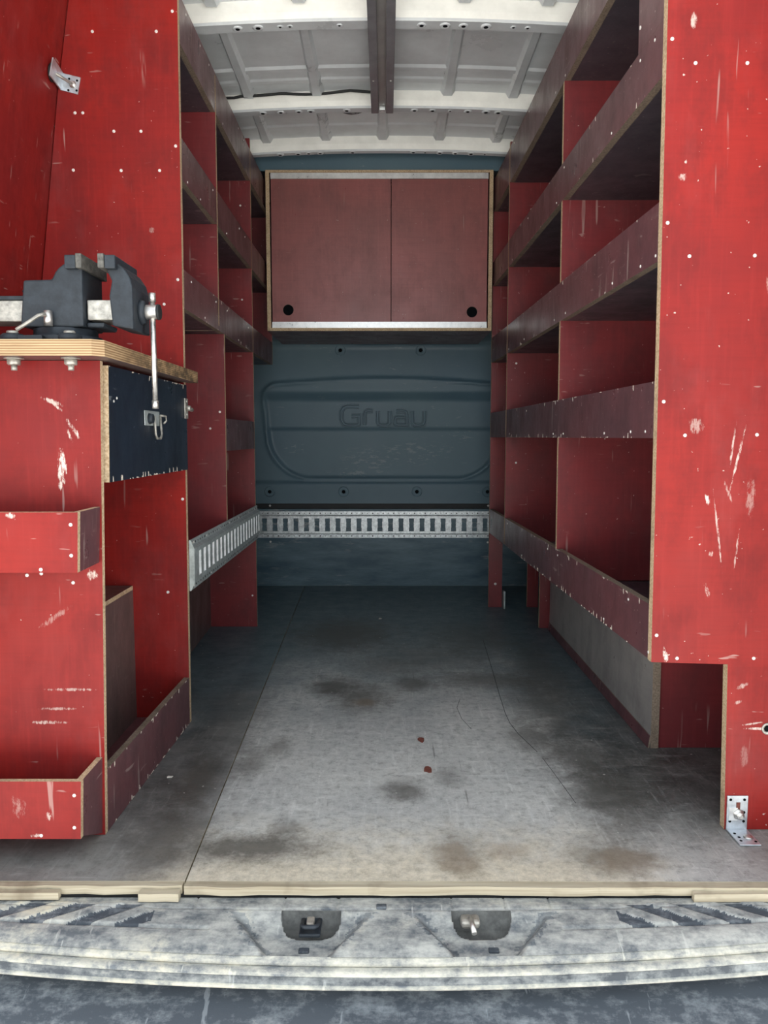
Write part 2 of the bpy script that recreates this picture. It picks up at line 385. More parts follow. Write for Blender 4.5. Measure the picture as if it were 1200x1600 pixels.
# countersunk screw heads: one shared mesh per facing direction
def screw_mesh(ax):
    b = MB(); b.lathe((0, 0, 0), ax, [(.0032, -.001), (.0032, .0006), (.0026, .0011), (.0012, .0012), (.0010, .0004)], 10)
    o = b.build('screw_proto', SCREW); me = o.data; bpy.data.objects.remove(o); return me
SCREW_ME = {}
def screw(parent, p, ax=(0, -1, 0), k=1.0):
    key = tuple(round(q, 2) for q in ax)
    if key not in SCREW_ME: SCREW_ME[key] = screw_mesh(ax)
    o = bpy.data.objects.new('screw', SCREW_ME[key]); col.objects.link(o); o.parent = parent
    o.location = Vector(p) - gloc(parent); o.scale = (k, k, k); return o

# ------------------------------------------------------------------ measured planes of the fit-out (metres)
def XR(y, z): return .5116 - .0244 * y - .0089 * max(0., (2.9 - y) / 1.555) * z
def XL(y, z):
    if y < 1.868:
        t = max(0., (y - 1.324) / .544); return lerp(-.505, -.490, t) + lerp(.0245, .0076, t) * z
    return -.5013 + .006 * y + .0076 * max(0., (2.9 - y) / 1.03) * z
WT = [(-.05, .865), (.6, .860), (1.096, .815), (1.502, .763), (1.712, .729), (1.90, .69)]
def WX(z): return interp(WT, z)
ZS = [0, .3, .6, .9, 1.096, 1.3, 1.502, 1.712]
def wall_edge(sgn, z0, z1, inset=.003):
    zs = [z0] + [z for z in ZS if z0 + .01 < z < z1 - .01] + [z1]
    return [(sgn * (WX(z) - inset), z) for z in zs]
Y_END = 3.66

# ------------------------------------------------------------------ setting: shell of the van
g = MB().grid(1, 1, lambda u, v: (lerp(-30, 30, u), lerp(-30, 12, v), -.62)).build('ground', GROUND); struct(g)
b = MB().box(-.86, .86, 1.172, 3.70, -.06, -.0165); FL = struct(b.build('floor', BLACK))
sx = lambda y: -.293 - .0257 * y
b = MB().prism([(-.858, 1.180, -.016), (sx(1.18) - .0012, 1.180, -.016), (sx(3.655) - .0012, 3.655, -.016), (-.858, 3.655, -.016)], (0, 0, .016), 0, 1)
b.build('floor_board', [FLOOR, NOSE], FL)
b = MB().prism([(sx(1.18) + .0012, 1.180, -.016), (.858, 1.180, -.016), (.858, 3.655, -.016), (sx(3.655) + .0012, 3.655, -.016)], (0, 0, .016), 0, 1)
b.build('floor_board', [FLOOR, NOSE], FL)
# frayed raw wooden nosing strips along the sill
def strip(x0, x1, y0, y1, z0, z1, seed):
    r = random.Random(seed); n = max(3, int((x1 - x0) / .03)); bb = MB()
    top = [(lerp(x0, x1, i / n), y0 + r.uniform(-.002, .002), z1) for i in range(n + 1)]
    bb.prism(top + [(x1, y1, z1), (x0, y1, z1)], (0, 0, z0 - z1), 0, 0); return bb.build('nosing_strip', NOSE, FL)
strip(-.855, -.326, 1.168, 1.1796, -.015, -.001, 1)
strip(-.3225, .855, 1.165, 1.1796, -.015, -.001, 2)
strip(-.66, -.52, 1.157, 1.1675, -.018, -.006, 3)
strip(-.392, -.328, 1.155, 1.1675, -.019, -.006, 4)
strip(.49, .70, 1.154, 1.1645, -.019, -.006, 5)
# side linings
for sgn, nm in ((-1, 'wall_left'), (1, 'wall_right')):
    pts = [(sgn * x, 1.16, z) for z, x in WT] + [(sgn * (x + .05), 1.16, z) for z, x in WT[::-1]]
    struct(MB().prism(pts, (0, 2.54, 0), 0, 0).build(nm, RED if sgn < 0 else RED_SHADE))
    pts = [(sgn * (x - .0), .98, z) for z, x in WT] + [(sgn * (x + .09), .98, z) for z, x in WT[::-1]]
    pts = [(p[0], 1.02, p[2]) for p in pts]
    struct(MB().prism(pts, (0, .139, 0), 0, 0).build('trim_1' if sgn < 0 else 'trim_2', BODY, bevel=.01))
struct(MB().box(-.80, .80, 1.02, 1.16, 1.80, 1.93).build('trim_3', BODY, bevel=.01))

# roof: arched skin, pressed ribs, cross beams
ARC = lambda x: -.059 * x * x
b = MB(); n = 24
top = [(lerp(-.75, .75, i / n), 1.161, 1.852 + ARC(lerp(-.75, .75, i / n))) for i in range(n + 1)]
b.prism(top + [(.75, 1.161, 1.93), (-.75, 1.161, 1.93)], (0, 2.54, 0), 0, 0)
CE = struct(b.build('ceiling', SKIN))
def beam(y, zb, depth, h):
    bb = MB(); n = 28; xs = [lerp(-.72, .72, i / n) for i in range(n + 1)]
    # rear face leaning a little, flat underside with a rolled flange
    prof = [(y - .006, 1.855 - zb), (y - .004, h * .55), (y, .006), (y + .004, 0), (y + depth, 0), (y + depth + .006, .005), (y + depth + .03, 1.855 - zb)]
    o = len(bb.v)
    for x in xs:
        for (py, pz) in prof: bb.v.append(Vector((x, py, zb + pz + ARC(x))))
    k = len(prof)
    for i in range(n):
        for j in range(k - 1):
            bb.face((o + i * k + j, o + i * k + j + 1, o + (i + 1) * k + j + 1, o + (i + 1) * k + j), 1 if 2 <= j <= 4 else 0, False)
    return bb.build('roof_beam', [CREAM, RIBM], CE)
def eyelet_mesh():
    bb = MB(); bb.lathe((0, 0, 0), (0, 0, -1), [(.011, -.002), (.011, .001), (.008, .002), (.0055, .0012)], 14, 0)
    bb.cyl((0, 0, -.0005), (0, 0, -.0016), .005, .005, 10, 1)
    o = bb.build('eyelet_proto', [SKIN, VOID]); me = o.data; bpy.data.objects.remove(o); return me
EYE = eyelet_mesh()
BEAMS = [(1.60, 1.80, .045, .04), (2.127, 1.80, .045, .04), (2.665, 1.80, .038, .04), (3.05, 1.80, .03, .045)]
for bi, (y, zb, dp, h) in enumerate(BEAMS):
    bm_ = beam(y, zb, dp, h)
    if bi == 0: continue
    for x in (-.40, -.34, -.285, -.25, -.13, .105, .16, .215, .275, .33, .375):
        o = bpy.data.objects.new('eyelet', EYE); col.objects.link(o); o.parent = bm_
        k = random.choice((.75, 1.15, 1.2, 1.3)); o.scale = (k, k, k); o.location = (x + random.uniform(-.01, .01), y + dp * .55, zb + ARC(x) - .0005)
RX = (-.45, -.225, -.01, .205, .42)
for (y0, y1) in ((1.66, 2.11), (2.20, 2.655), (2.73, 3.04)):
    for x in RX:
        bb = MB()
        def rp(yy, wd, hh):
            return [(x - wd, yy, 1.853 + ARC(x)), (x - wd * .55, yy, 1.853 + ARC(x) - hh), (x + wd * .55, yy, 1.853 + ARC(x) - hh), (x + wd, yy, 1.853 + ARC(x))]
        rows = [rp(y0, .012, .002), rp(y0 + .05, .018, .013), rp(y1 - .05, .022, .015), rp(y1, .026, .018)]
        o = len(bb.v)
        for r_ in rows: bb.v += [Vector(p) for p in r_]
        for k in range(3):
            for j in range(3): bb.face((o + 4 * k + j, o + 4 * k + 4 + j, o + 4 * k + 5 + j, o + 4 * k + 1 + j))
        bb.face((o + 12, o + 13, o + 14, o + 15)); bb.face((o + 3, o + 2, o + 1, o))
        bb.build('pressed_rib', RIBM, CE)
for (y, hh) in ((2.50, .006), (2.58, .004), (2.94, .005)):   # shallow cross swages in the skin
    bb = MB(); n = 20
    for i in range(n + 1):
        x = lerp(-.70, .70, i / n); z = 1.8525 + ARC(x)
        bb.v += [Vector((x, y - .022, z)), Vector((x, y - .010, z - hh)), Vector((x, y + .010, z - hh)), Vector((x, y + .022, z))]
    for i in range(n):
        for j in range(3): bb.face((4 * i + j, 4 * i + j + 1, 4 * i + 5 + j, 4 * i + 4 + j))
    bb.build('roof_swage', SKIN, CE)

# bulkhead (moulded plastic) as a displaced panel
def sstep(a, b, x):
    t = max(0., min(1., (x - a) / (b - a))); return t * t * (3 - 2 * t)
def dshape(x, z):
    """signed distance-like value of the D recess: <0 inside."""
    cx = x + .006; hw = .565 if z > .86 else .565 - .03 * (.86 - z) / .3
    zt = .985 - .10 * cx * cx; zb = .516
    r = .19
    dx = abs(cx) - (hw - r); dz = (zb + r) - z
    rt = .055
    if z > zt - rt and abs(cx) > hw - rt: return math.hypot(abs(cx) - hw + rt, z - zt + rt) - rt
    if z < zb + r and dx > 0: return math.hypot(dx, dz) - r
    return max(abs(cx) - hw, zb - z, z - zt)
def bulk(u, v):
    x = lerp(-.84, .84, u); z = lerp(.398, 1.86, v); y = 3.662
    d = dshape(x, z); ins = sstep(.006, -.006, d)
    prof = -.032 * sstep(.875, .932, z) + .004
    prof += .010 * sstep(.76, .742, z) - .004 * sstep(.74, .52, z)
    outp = -.020 * sstep(.86, .94, z)
    y += ins * prof + (1 - ins) * (outp if abs(x) < .9 else 0)
    y -= .012 * math.exp(-(d / .008) ** 2) * (1 if z < .97 else .6)             # raised bead
    if z > 1.0: y += .05 * (z - 1.0) if z < 1.12 else .006 - .012 * sstep(1.12, 1.16, z)
    y -= .016 * sstep(.504, .494, z) - .004 * sstep(.5, .41, z)
    y -= .008 * math.exp(-((z - 1.155) / .006) ** 2)
    return (x, y, z)
b = MB().grid(190, 190, bulk)
b.box(-.86, .86, 3.69, 3.70, -.0163, 1.86)
WF = struct(b.build('wall_front', PLASTIC))
MB().box(-.66, .66, 3.162, 3.174, 1.7626, 1.852).build('header_panel', PLASTIC, WF)
kb = MB().box(-.84, .84, 3.650, 3.689, 0.0005, .372).build('kick_board', KICK, WF)
MB().box(-.84, .84, 3.655, 3.689, .374, .397).build('rubber_strip', BLACK, WF)
for x, z in ((-.21, 1.116), (.165, 1.116), (-.549, .455), (-.198, .455), (.150, .455), (.485, .455), (-.36, 1.45), (.36, 1.45)):
    y = bulk((x + .84) / 1.68, (z - .398) / 1.462)[1]
    bb = MB().lathe((x, y, z), (0, -1, 0), [(.025, -.004), (.025, .003), (.021, .005), (.016, -.004), (.012, -.005), (.011, .002), (.006, .003), (.004, -.001)], 20)
    bb.cyl((x, y - .001, z), (x, y - .0045, z), .0085, .0085, 14, 1)
    bb.build('trim_plug', [PLASTIC, VOID], WF)
# raised maker's lettering: strokes swept with a bevelled section
def letter(paths, x0, wd):
    bb = MB(); zb = .770; hw = .0075
    for path in paths:
        P = [Vector((x0 + px * wd, 0, zb + pz)) for px, pz in path]
        n = len(P); o = len(bb.v)
        for k in range(n):
            d = (P[min(k + 1, n - 1)] - P[max(k - 1, 0)]).normalized(); s = Vector((d.z, 0, -d.x))
            a0 = (P[k] - P[k - 1]).normalized() if k else d; cs = max(.5, a0.dot(d))
            for off, yy in ((-1.5, .003), (-1.2, -.011), (-.75, -.011), (-.35, -.002), (.35, -.002), (.75, -.011), (1.2, -.011), (1.5, .003)):
                q = P[k] + s * (off * hw / cs)
                y = bulk((q.x + .84) / 1.68, (q.z - .398) / 1.462)[1]
                bb.v.append(Vector((q.x, y + yy, q.z)))
        for k in range(n - 1):
            for j in range(7): bb.face((o + k * 8 + j, o + k * 8 + j + 1, o + k * 8 + 9 + j, o + k * 8 + 8 + j))
        bb.face(range(o, o + 8)); bb.face(list(range(o + (n - 1) * 8, o + n * 8))[::-1])
    return bb.build('letter', PLASTIC, WF)
H, Xh = .088, .066
Gp = [[(.95, H), (.3, H), (.12, H - .007), (.0, H - .026), (.0, .026), (.12, .007), (.3, 0), (.85, 0), (.93, .004), (.95, .012), (.95, .042), (.55, .042)]]
rp_ = [[(0, 0), (0, Xh - .018), (.08, Xh - .005), (.25, Xh), (.85, Xh)]]
up_ = [[(0, Xh), (0, .018), (.07, .005), (.22, 0), (.72, 0), (.88, .005), (.95, .018), (.95, Xh)]]
ap_ = [[(.1, Xh), (.7, Xh), (.88, Xh - .005), (.95, Xh - .018), (.95, 0), (.2, 0), (.05, .005), (0, .014), (0, .024), (.05, .033), (.2, .037), (.9, .037)]]
lx = -.208
for paths, wd, adv in ((Gp, .088, .110), (rp_, .046, .062), (up_, .060, .082), (ap_, .060, .082), (up_, .060, .082)):
    letter(paths, lx, wd); lx += adv

# ------------------------------------------------------------------ boards
def sheet(name, pts_xz, y, th, parent, mats):
    """upright board across the van: outline in x,z at depth y."""
    return MB().prism([(x, y, z) for x, z in pts_xz], (0, th, 0), 0, 1).build(name, mats, parent)
def rail(name, X, sgn, y0, y1, z0, z1, th, parent, mats, proud=0.):
    """upright board along the aisle plane."""
    n = max(1, int((y1 - y0) / .35)); ys = [lerp(y0, y1, i / n) for i in range(n + 1)]
    bb = MB(); o = len(bb.v)
    for y in ys:
        for (zz, dx) in ((z0, 0), (z1, 0), (z1, th), (z0, th)): bb.v.append(Vector((X(y, zz) + sgn * (dx - proud), y, zz)))
    for i in range(n):
        for j in range(4):
            q = (o + 4 * i + j, o + 4 * i + (j + 1) % 4, o + 4 * i + 4 + (j + 1) % 4, o + 4 * i + 4 + j)
            bb.face(q if sgn < 0 else q[::-1], 0 if j in (0, 2) else 1)
    e0 = [o, o + 1, o + 2, o + 3]; e1 = [o + 4 * n + k for k in range(4)]
    bb.face(e0[::-1] if sgn < 0 else e0, 1); bb.face(e1 if sgn < 0 else e1[::-1], 1)
    return bb.build(name, mats, parent)
def shelf(X, sgn, y0, y1, z, th, parent, mats, inset=.0155):
    n = 3; ys = [lerp(y0, y1, i / n) for i in range(n + 1)]
    pts = [(X(y, z) + sgn * inset, y, z) for y in ys] + [(sgn * (WX(z + th) - .004), y1, z), (sgn * (WX(z + th) - .004), y0, z)]
    return MB().prism(pts, (0, 0, th), 0, 1).build('shelf', mats, parent)
def across(X, sgn, y, z0, z1, extra=()):
    """outline of a divider between aisle plane and side lining."""
    inner = [(X(y, z), z) for z in (z1, z0)]
    return inner + list(extra) + wall_edge(sgn, z0, z1)

MR = [RED, EDGE]; MI = [RED_SHADE, EDGE]; MRL = [RAIL, EDGE_D]; MS = [SHELF, EDGE_D]
# ------------------------------------------------------------------ right-hand shelving
SR = thing('shelving_unit', (.66, 2.28, 0), 'tall red plywood shelving with five lipped shelves and notched end panel', 'shelving')
ZT = 1.792
out = [(XR(1.345, ZT), ZT), (XR(1.345, .314), .314), (.613, .310), (.620, .0008)] + wall_edge(1, .0008, ZT)
ep = sheet('end_panel', out, 1.345, .018, SR, MR)
for (x, z) in ((.475, 1.371), (.515, 1.333), (.601, 1.333), (.478, 1.076), (.517, 1.021), (.628, 1.022), (.482, .776), (.521, .718), (.646, .719),
               (.484, .363), (.522, .321), (.659, .321), (.70, 1.333), (.73, 1.02), (.76, .72), (.515, 1.62), (.62, 1.62)):
    screw(ep, (x, 1.345, z), (0, -1, 0), 1.0)
bb = MB().lathe((.690, 1.3455, .191), (0, -1, 0), [(.011, 0), (.011, .0025), (.007, .0015), (.006, .0005)], 16, 0); bb.cyl((.690, 1.345, .191), (.690, 1.344, .191), .0055, .0055, 12, 1)
bb.build('cable_hole', [GRIMY, VOID], ep)
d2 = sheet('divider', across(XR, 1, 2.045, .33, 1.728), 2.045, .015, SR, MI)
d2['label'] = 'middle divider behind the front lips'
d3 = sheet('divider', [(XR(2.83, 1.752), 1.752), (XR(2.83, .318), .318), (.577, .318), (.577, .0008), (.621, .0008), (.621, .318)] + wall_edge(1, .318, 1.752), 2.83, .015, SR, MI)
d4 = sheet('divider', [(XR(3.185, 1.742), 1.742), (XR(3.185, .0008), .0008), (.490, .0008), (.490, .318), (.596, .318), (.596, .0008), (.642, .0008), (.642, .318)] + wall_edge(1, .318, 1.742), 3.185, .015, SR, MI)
for (x, z) in ((.52, 1.52), (.50, 1.10), (.475, .98), (.48, .62)):
    screw(d3, (x, 2.83, z), (0, -1, 0), 1.2)
screw(d4, (.462, 3.185, .10), (0, -1, 0), 1.8)
MB().box(.493, .499, 3.15, 3.184, .001, .075).build('foot_bracket', GALV_D, SR)
RR = [(1.612, 1.735), (1.320, 1.412), (1.016, 1.115), (.713, .812), (.316, .416)]
for k, (z0, z1) in enumerate(RR):
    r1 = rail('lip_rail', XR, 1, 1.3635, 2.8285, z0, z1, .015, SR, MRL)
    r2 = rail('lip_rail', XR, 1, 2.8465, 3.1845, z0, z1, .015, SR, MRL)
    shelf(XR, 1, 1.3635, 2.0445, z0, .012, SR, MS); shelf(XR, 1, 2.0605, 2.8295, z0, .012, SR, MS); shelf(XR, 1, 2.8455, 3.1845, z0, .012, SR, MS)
    for y in (1.39, 1.47, 1.62, 2.02, 2.12, 2.5, 2.78):
        yy = y + random.uniform(-.03, .03); zz = random.choice((z0 + .010, z0 + .012, z1 - .015))
        screw(r1, (XR(yy, zz), yy, zz), (-1, 0, 0), .9)
st = rail('stile', XR, 1, 1.3635, 1.487, 1.4125, 1.6115, .015, SR, MRL)
screw(st, (XR(1.478, 1.455), 1.478, 1.455), (-1, 0, 0), 1.1)

# ------------------------------------------------------------------ left-hand shelving
SL = thing('shelving_unit', (-.66, 2.4, 0), 'tall red plywood shelving with three upper lipped shelves beside the workbench', 'shelving')
ep = sheet('end_panel', [(XL(1.868, 1.80), 1.80), (XL(1.868, .0008), .0008)] + wall_edge(-1, .0008, 1.80), 1.868, .016, SL, MR)
for (x, z) in ((-.674, 1.643), (-.527, 1.643), (-.489, 1.687), (-.632, 1.423), (-.569, 1.423), (-.73, 1.336), (-.618, 1.335), (-.528, 1.335), (-.489, 1.39),
               (-.492, 1.086), (-.526, 1.029), (-.721, 1.464), (-.703, 1.464), (-.494, .564), (-.536, .334)):
    screw(ep, (x, 1.868, z), (0, -1, 0), 1.15)
dA = sheet('divider', across(XL, -1, 2.268, 1.036, 1.728), 2.268, .012, SL, MI)
dB = sheet('divider', across(XL, -1, 2.342, .345, 1.021), 2.342, .012, SL, MI)
dC = sheet('divider', across(XL, -1, 2.852, .0008, 1.772), 2.852, .012, SL, MI)
dD = sheet('divider', across(XL, -1, 3.3205, 1.022, 1.74), 3.3205, .012, SL, MI)
for (x, z) in ((-.52, 1.54), (-.52, 1.21), (-.515, .70), (-.50, .12)): screw(dC, (x, 2.852, z), (0, -1, 0), 1.1)
for (x, z) in ((-.50, .79), (-.53, .74)): screw(dB, (x, 2.342, z), (0, -1, 0), 1.1)
RL = [(1.626, 1.735), (1.320, 1.415), (1.022, 1.113)]
for k, (z0, z1) in enumerate(RL):
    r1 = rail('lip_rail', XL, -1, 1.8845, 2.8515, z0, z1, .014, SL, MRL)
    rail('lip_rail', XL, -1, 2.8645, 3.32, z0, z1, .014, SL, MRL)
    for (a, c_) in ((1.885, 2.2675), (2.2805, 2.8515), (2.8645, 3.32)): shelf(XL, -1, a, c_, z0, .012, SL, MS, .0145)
    for y in (1.93, 2.1, 2.22, 2.4, 2.6, 2.75):
        yy = y + random.uniform(-.03, .03); zz = random.choice((z0 + .010, z1 - .015))
        screw(r1, (XL(yy, zz), yy, zz), (1, 0, 0), .9)
rail('lip_rail', XL, -1, 2.3545, 2.8515, .672, .770, .012, SL, MRL)
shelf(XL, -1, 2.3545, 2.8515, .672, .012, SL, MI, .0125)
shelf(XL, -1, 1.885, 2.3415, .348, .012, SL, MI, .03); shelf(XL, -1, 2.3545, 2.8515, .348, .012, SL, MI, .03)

# ------------------------------------------------------------------ wheel arch boxes
WR = thing('wheel_arch_box', (.71, 2.25, 0), 'brown plywood wheel arch box under the five-shelf unit', 'wheel box')
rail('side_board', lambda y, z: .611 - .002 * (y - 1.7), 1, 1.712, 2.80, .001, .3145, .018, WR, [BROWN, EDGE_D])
sheet('front_board', [(.6305, .312), (.6305, .001)] + wall_edge(1, .001, .312), 1.716, .012, WR, [RED_SHADE, EDGE_D])
rail('skirting', lambda y, z: .611 - .002 * (y - 1.7) - .006 + .004 * z / .03, 1, 1.713, 2.80, .001, .030, .0035, WR, [RAIL, EDGE_D])
WL = thing('wheel_arch_box', (-.73, 2.2, 0), 'brown plywood wheel arch box beneath the bench and cargo rail', 'wheel box')
lx_ = lambda y, z: -.622 - .037 * (max(y, 1.87) - 1.87)
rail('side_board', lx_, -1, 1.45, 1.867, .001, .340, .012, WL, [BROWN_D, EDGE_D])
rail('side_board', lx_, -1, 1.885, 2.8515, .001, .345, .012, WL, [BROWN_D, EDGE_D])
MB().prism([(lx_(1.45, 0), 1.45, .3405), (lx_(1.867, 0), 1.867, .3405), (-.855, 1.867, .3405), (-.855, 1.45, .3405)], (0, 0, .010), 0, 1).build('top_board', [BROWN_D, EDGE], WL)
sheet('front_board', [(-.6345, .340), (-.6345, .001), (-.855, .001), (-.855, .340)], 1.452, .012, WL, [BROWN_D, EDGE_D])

# ------------------------------------------------------------------ workbench
WB = thing('workbench', (-.66, 1.55, 0), 'narrow red plywood workbench with thick top, navy flap and front trays', 'workbench')
ep = sheet('end_panel', [(XL(1.324, .844), .844), (XL(1.324, .0008), .0008)] + wall_edge(-1, .0008, .844), 1.324, .012, WB, [RED, EDGE])
bb = MB().prism([(-.855, 1.25, .845), (-.470, 1.25, .845), (-.455, 1.266, .845), (-.455, 1.8675, .845), (-.855, 1.8675, .845)], (0, 0, .026), 0, 1)
bb.box(XL(1.868, .85) + .004, -.455, 1.8674, 1.890, .845, .871, 1, 1)
bb.build('bench_top', [BROWN_D, BENCH_EDGE], WB)
fl = rail('flap_door', XL, -1, 1.345, 1.866, .636, .838, .013, WB, [NAVY, EDGE], proud=.0065)
fl['label'] = 'navy blue flap door with steel latch'
# latch on the flap: back plate, hasp arm, knob, swing loop
px_ = lambda y, z: XL(y, z) + .0070
def plate(y0, y1, z0, z1, th, name, mt, par, dx=0.):
    ym, zm = (y0 + y1) / 2, (z0 + z1) / 2
    x0 = px_(ym, zm) + dx
    return MB().box(x0, x0 + th, y0, y1, z0, z1).build(name, mt, par, bevel=.001)
la = plate(1.535, 1.635, .738, .768, .002, 'latch_plate', GALV_D, fl)
x0 = px_(1.62, .74) + .002
MB().cyl((x0, 1.562, .752), (x0 + .009, 1.562, .752), .011, .009, 14).build('latch_knob', IRON, la)
MB().tube([(x0 + .003, 1.588, .758), (x0 + .005, 1.588, .720), (x0 + .005, 1.597, .712), (x0 + .005, 1.622, .712), (x0 + .005, 1.630, .720), (x0 + .003, 1.630, .758)], .0026, 8).build('latch_loop', GRIMY, la)
MB().tube([(x0 + .003, 1.632, .760), (x0 + .006, 1.660, .759), (x0 + .006, 1.664, .749), (x0 + .003, 1.655, .744)], .0022, 8).build('latch_hook', GRIMY, la)
ca = plate(1.838, 1.866, .758, .806, .003, 'clasp_plate', GRIMY, fl)
x1 = px_(1.85, .78) + .003
MB().cyl((x1, 1.85, .783), (x1 + .010, 1.85, .783), .007, .006, 12).cyl((x1 + .004, 1.85, .783), (x1 + .004, 1.884, .780), .005, .005, 10).build('clasp_knob', GRIMY, ca)
for z in (.768, .799): screw(ca, (x1, 1.852, z), (1, 0, 0), .8)
for (y, z) in ((1.37, .778), (1.385, .784)): screw(fl, (px_(y, z) - .0005, y, z), (1, 0, 0), .8)
lip = rail('lip_board', XL, -1, 1.3365, 1.8675, .001, .118, .013, WB, [RAIL, EDGE_D])
bs = MB().prism([(XL(1.34, .02) - .014, 1.337, .008), (XL(1.86, .02) - .014, 1.867, .008), (-.6215, 1.867, .008), (-.6215, 1.337, .008)], (0, 0, .008), 0, 1).build('bottom_shelf', [RAIL, EDGE_D], WB)
def tray(z0, z1, xr_t, xr_b, base_z):
    xs = (xr_t + xr_b) / 2
    e = MB().prism([(xr_b, 1.226, z0), (xr_t, 1.226, z1), (-.80, 1.226, z1), (-.80, 1.226, z0)], (0, .010, 0), 0, 1).build('tray_front', [RED, EDGE], WB)
    MB().prism([(xr_b, 1.2365, z0), (xr_t, 1.2365, z1), (xr_t, 1.3235, z1 - .0), (xr_b - .001, 1.3235, base_z)], (-.010, 0, 0), 0, 1).build('tray_side', [RAIL, EDGE], WB)
    MB().box(-.80, -.79, 1.2365, 1.3235, z0, z1, 0).build('tray_side', [RAIL], WB)
    MB().box(-.7895, xs - .0105, 1.2365, 1.3235, z0 + .004, z0 + .012).build('tray_bottom', [RAIL], WB)
    return e
t1 = tray(.497, .595, -.493, -.497, .498)
for (x, z) in ((-.505, .575), (-.506, .525), (-.556, .502)): screw(t1, (x, 1.226, z), (0, -1, 0), .95)
t2 = tray(.046, .146, -.505, -.509, .004)
for (x, z) in ((-.517, .122), (-.519, .066), (-.575, .052)): screw(t2, (x, 1.226, z), (0, -1, 0), .95)
for (x, z) in ((-.545, .462), (-.60, .478), (-.625, .475)): screw(ep, (x, 1.324, z), (0, -1, 0), 1.0)

# ------------------------------------------------------------------ bench vise
VZ = .8715
V = thing('bench_vise', (-.548, 1.345, VZ), 'dark grey cast iron bench vise bolted on the workbench corner', 'vise')
def vprof(name, pts, y0, y1, mt, par=V, bev=.003): return MB().prism([(x, y0, z) for x, z in pts], (0, y1 - y0, 0), 0, 0).build(name, mt, par, bevel=bev)
base = MB().lathe((-.548, 1.345, VZ), (0, 0, 1), [(.062, 0), (.062, .010), (.058, .013), (.052, .014), (.052, .024), (.050, .0255)], 36)
for lx in (-.613, -.519): base.lathe((lx, 1.287, VZ), (0, 0, 1), [(.019, 0), (.019, .009), (.016, .012)], 18)
base.box(-.613, -.56, 1.275, 1.33, VZ, VZ + .009); base.box(-.54, -.505, 1.275, 1.33, VZ, VZ + .009)
base.build('swivel_base', IRON, V)
bd = vprof('body', [(-.606, .8975), (-.598, .973), (-.552, .974), (-.549, .978), (-.545, .986), (-.539, .993), (-.531, .999), (-.521, 1.002), (-.500, 1.002), (-.501, .8975)], 1.300, 1.392, IRON)
vprof('slide_housing', [(-.5005, .898), (-.5005, .906), (-.470, .906), (-.472, .8975)], 1.312, 1.378, IRON)
MB().cyl((-.598, 1.345, .964), (-.620, 1.345, .963), .010, .002, 14).build('horn', IRON, bd)
j1 = MB().box(-.524, -.5055, 1.287, 1.402, .989, 1.011).build('fixed_jaw', IRON, V, bevel=.002)
MB().box(-.5053, -.4955, 1.286, 1.403, .990, 1.013).build('jaw_insert', JAW, j1, bevel=.001)
mj = vprof('moving_jaw', [(-.459, .988), (-.452, .972), (-.457, .948), (-.453, .899), (-.418, .893), (-.418, .962), (-.422, .978), (-.432, .993), (-.445, 1.003), (-.459, 1.003)], 1.300, 1.392, IRON)
j2 = MB().box(-.4588, -.441, 1.287, 1.402, .989, 1.011).build('moving_jaw_cap', IRON, mj, bevel=.002)
MB().box(-.4692, -.4590, 1.286, 1.403, .990, 1.013).build('jaw_insert', JAW, j2, bevel=.001)
sb = MB().box(-.4985, -.4545, 1.312, 1.378, .910, .943).build('slide_bar', GRIMY, V, bevel=.002)
MB().box(-.71, -.604, 1.315, 1.375, .908, .943).build('slide_bar', GRIMY, V, bevel=.002)
MB().box(-.71, -.604, 1.313, 1.377, .9435, .950).build('slide_cover', IRON, V, bevel=.001)
MB().cyl((-.4185, 1.345, .928), (-.410, 1.345, .928), .022, .018, 24).build('screw_collar', IRON, V)
sh = MB().cyl((-.4098, 1.345, .928), (-.390, 1.345, .928), .0125, .0125, 24).build('spindle_head', STEEL, V, bevel=.001)
MB().cyl((-.3898, 1.345, .928), (-.386, 1.345, .928), .0135, .0125, 24).build('spindle_cap', BLACK, sh)
hb = MB().cyl((-.3990, 1.345, .953), (-.3985, 1.345, .766), .0046, .0046, 16)
hb.cyl((-.3990, 1.345, .960), (-.3990, 1.345, .9455), .0058, .0062, 16).cyl((-.3985, 1.345, .778), (-.3985, 1.345, .764), .0060, .0056, 16)
hb.build('handle_bar', STEEL, V)
lv = MB().cyl((-.556, 1.293, .8975), (-.556, 1.293, .922), .0072, .0068, 16).build('lock_bolt', STEEL, V)
MB().tube([(-.556, 1.284, .916), (-.566, 1.278, .912), (-.582, 1.272, .899), (-.598, 1.268, .888)], .0032, 10).build('lock_lever', GRIMY, lv)
for lx in (-.613, -.519):
    bt = MB().lathe((lx, 1.287, VZ + .0122), (0, 0, 1), [(.010, 0), (.010, .004), (.007, .0055)], 6).build('mount_bolt', GRIMY, V)
    MB().lathe((lx, 1.287, .8448), (0, 0, -1), [(.0155, 0), (.0155, .0018)], 20).build('washer', GRIMY, bt)
    MB().lathe((lx, 1.287, .8429), (0, 0, -1), [(.0112, 0), (.0112, .008), (.0095, .0098)], 6).build('nut', GRIMY, bt)
    MB().cyl((lx, 1.287, .8331), (lx, 1.287, .8245), .0052, .0048, 12).build('thread_end', GRIMY, bt)

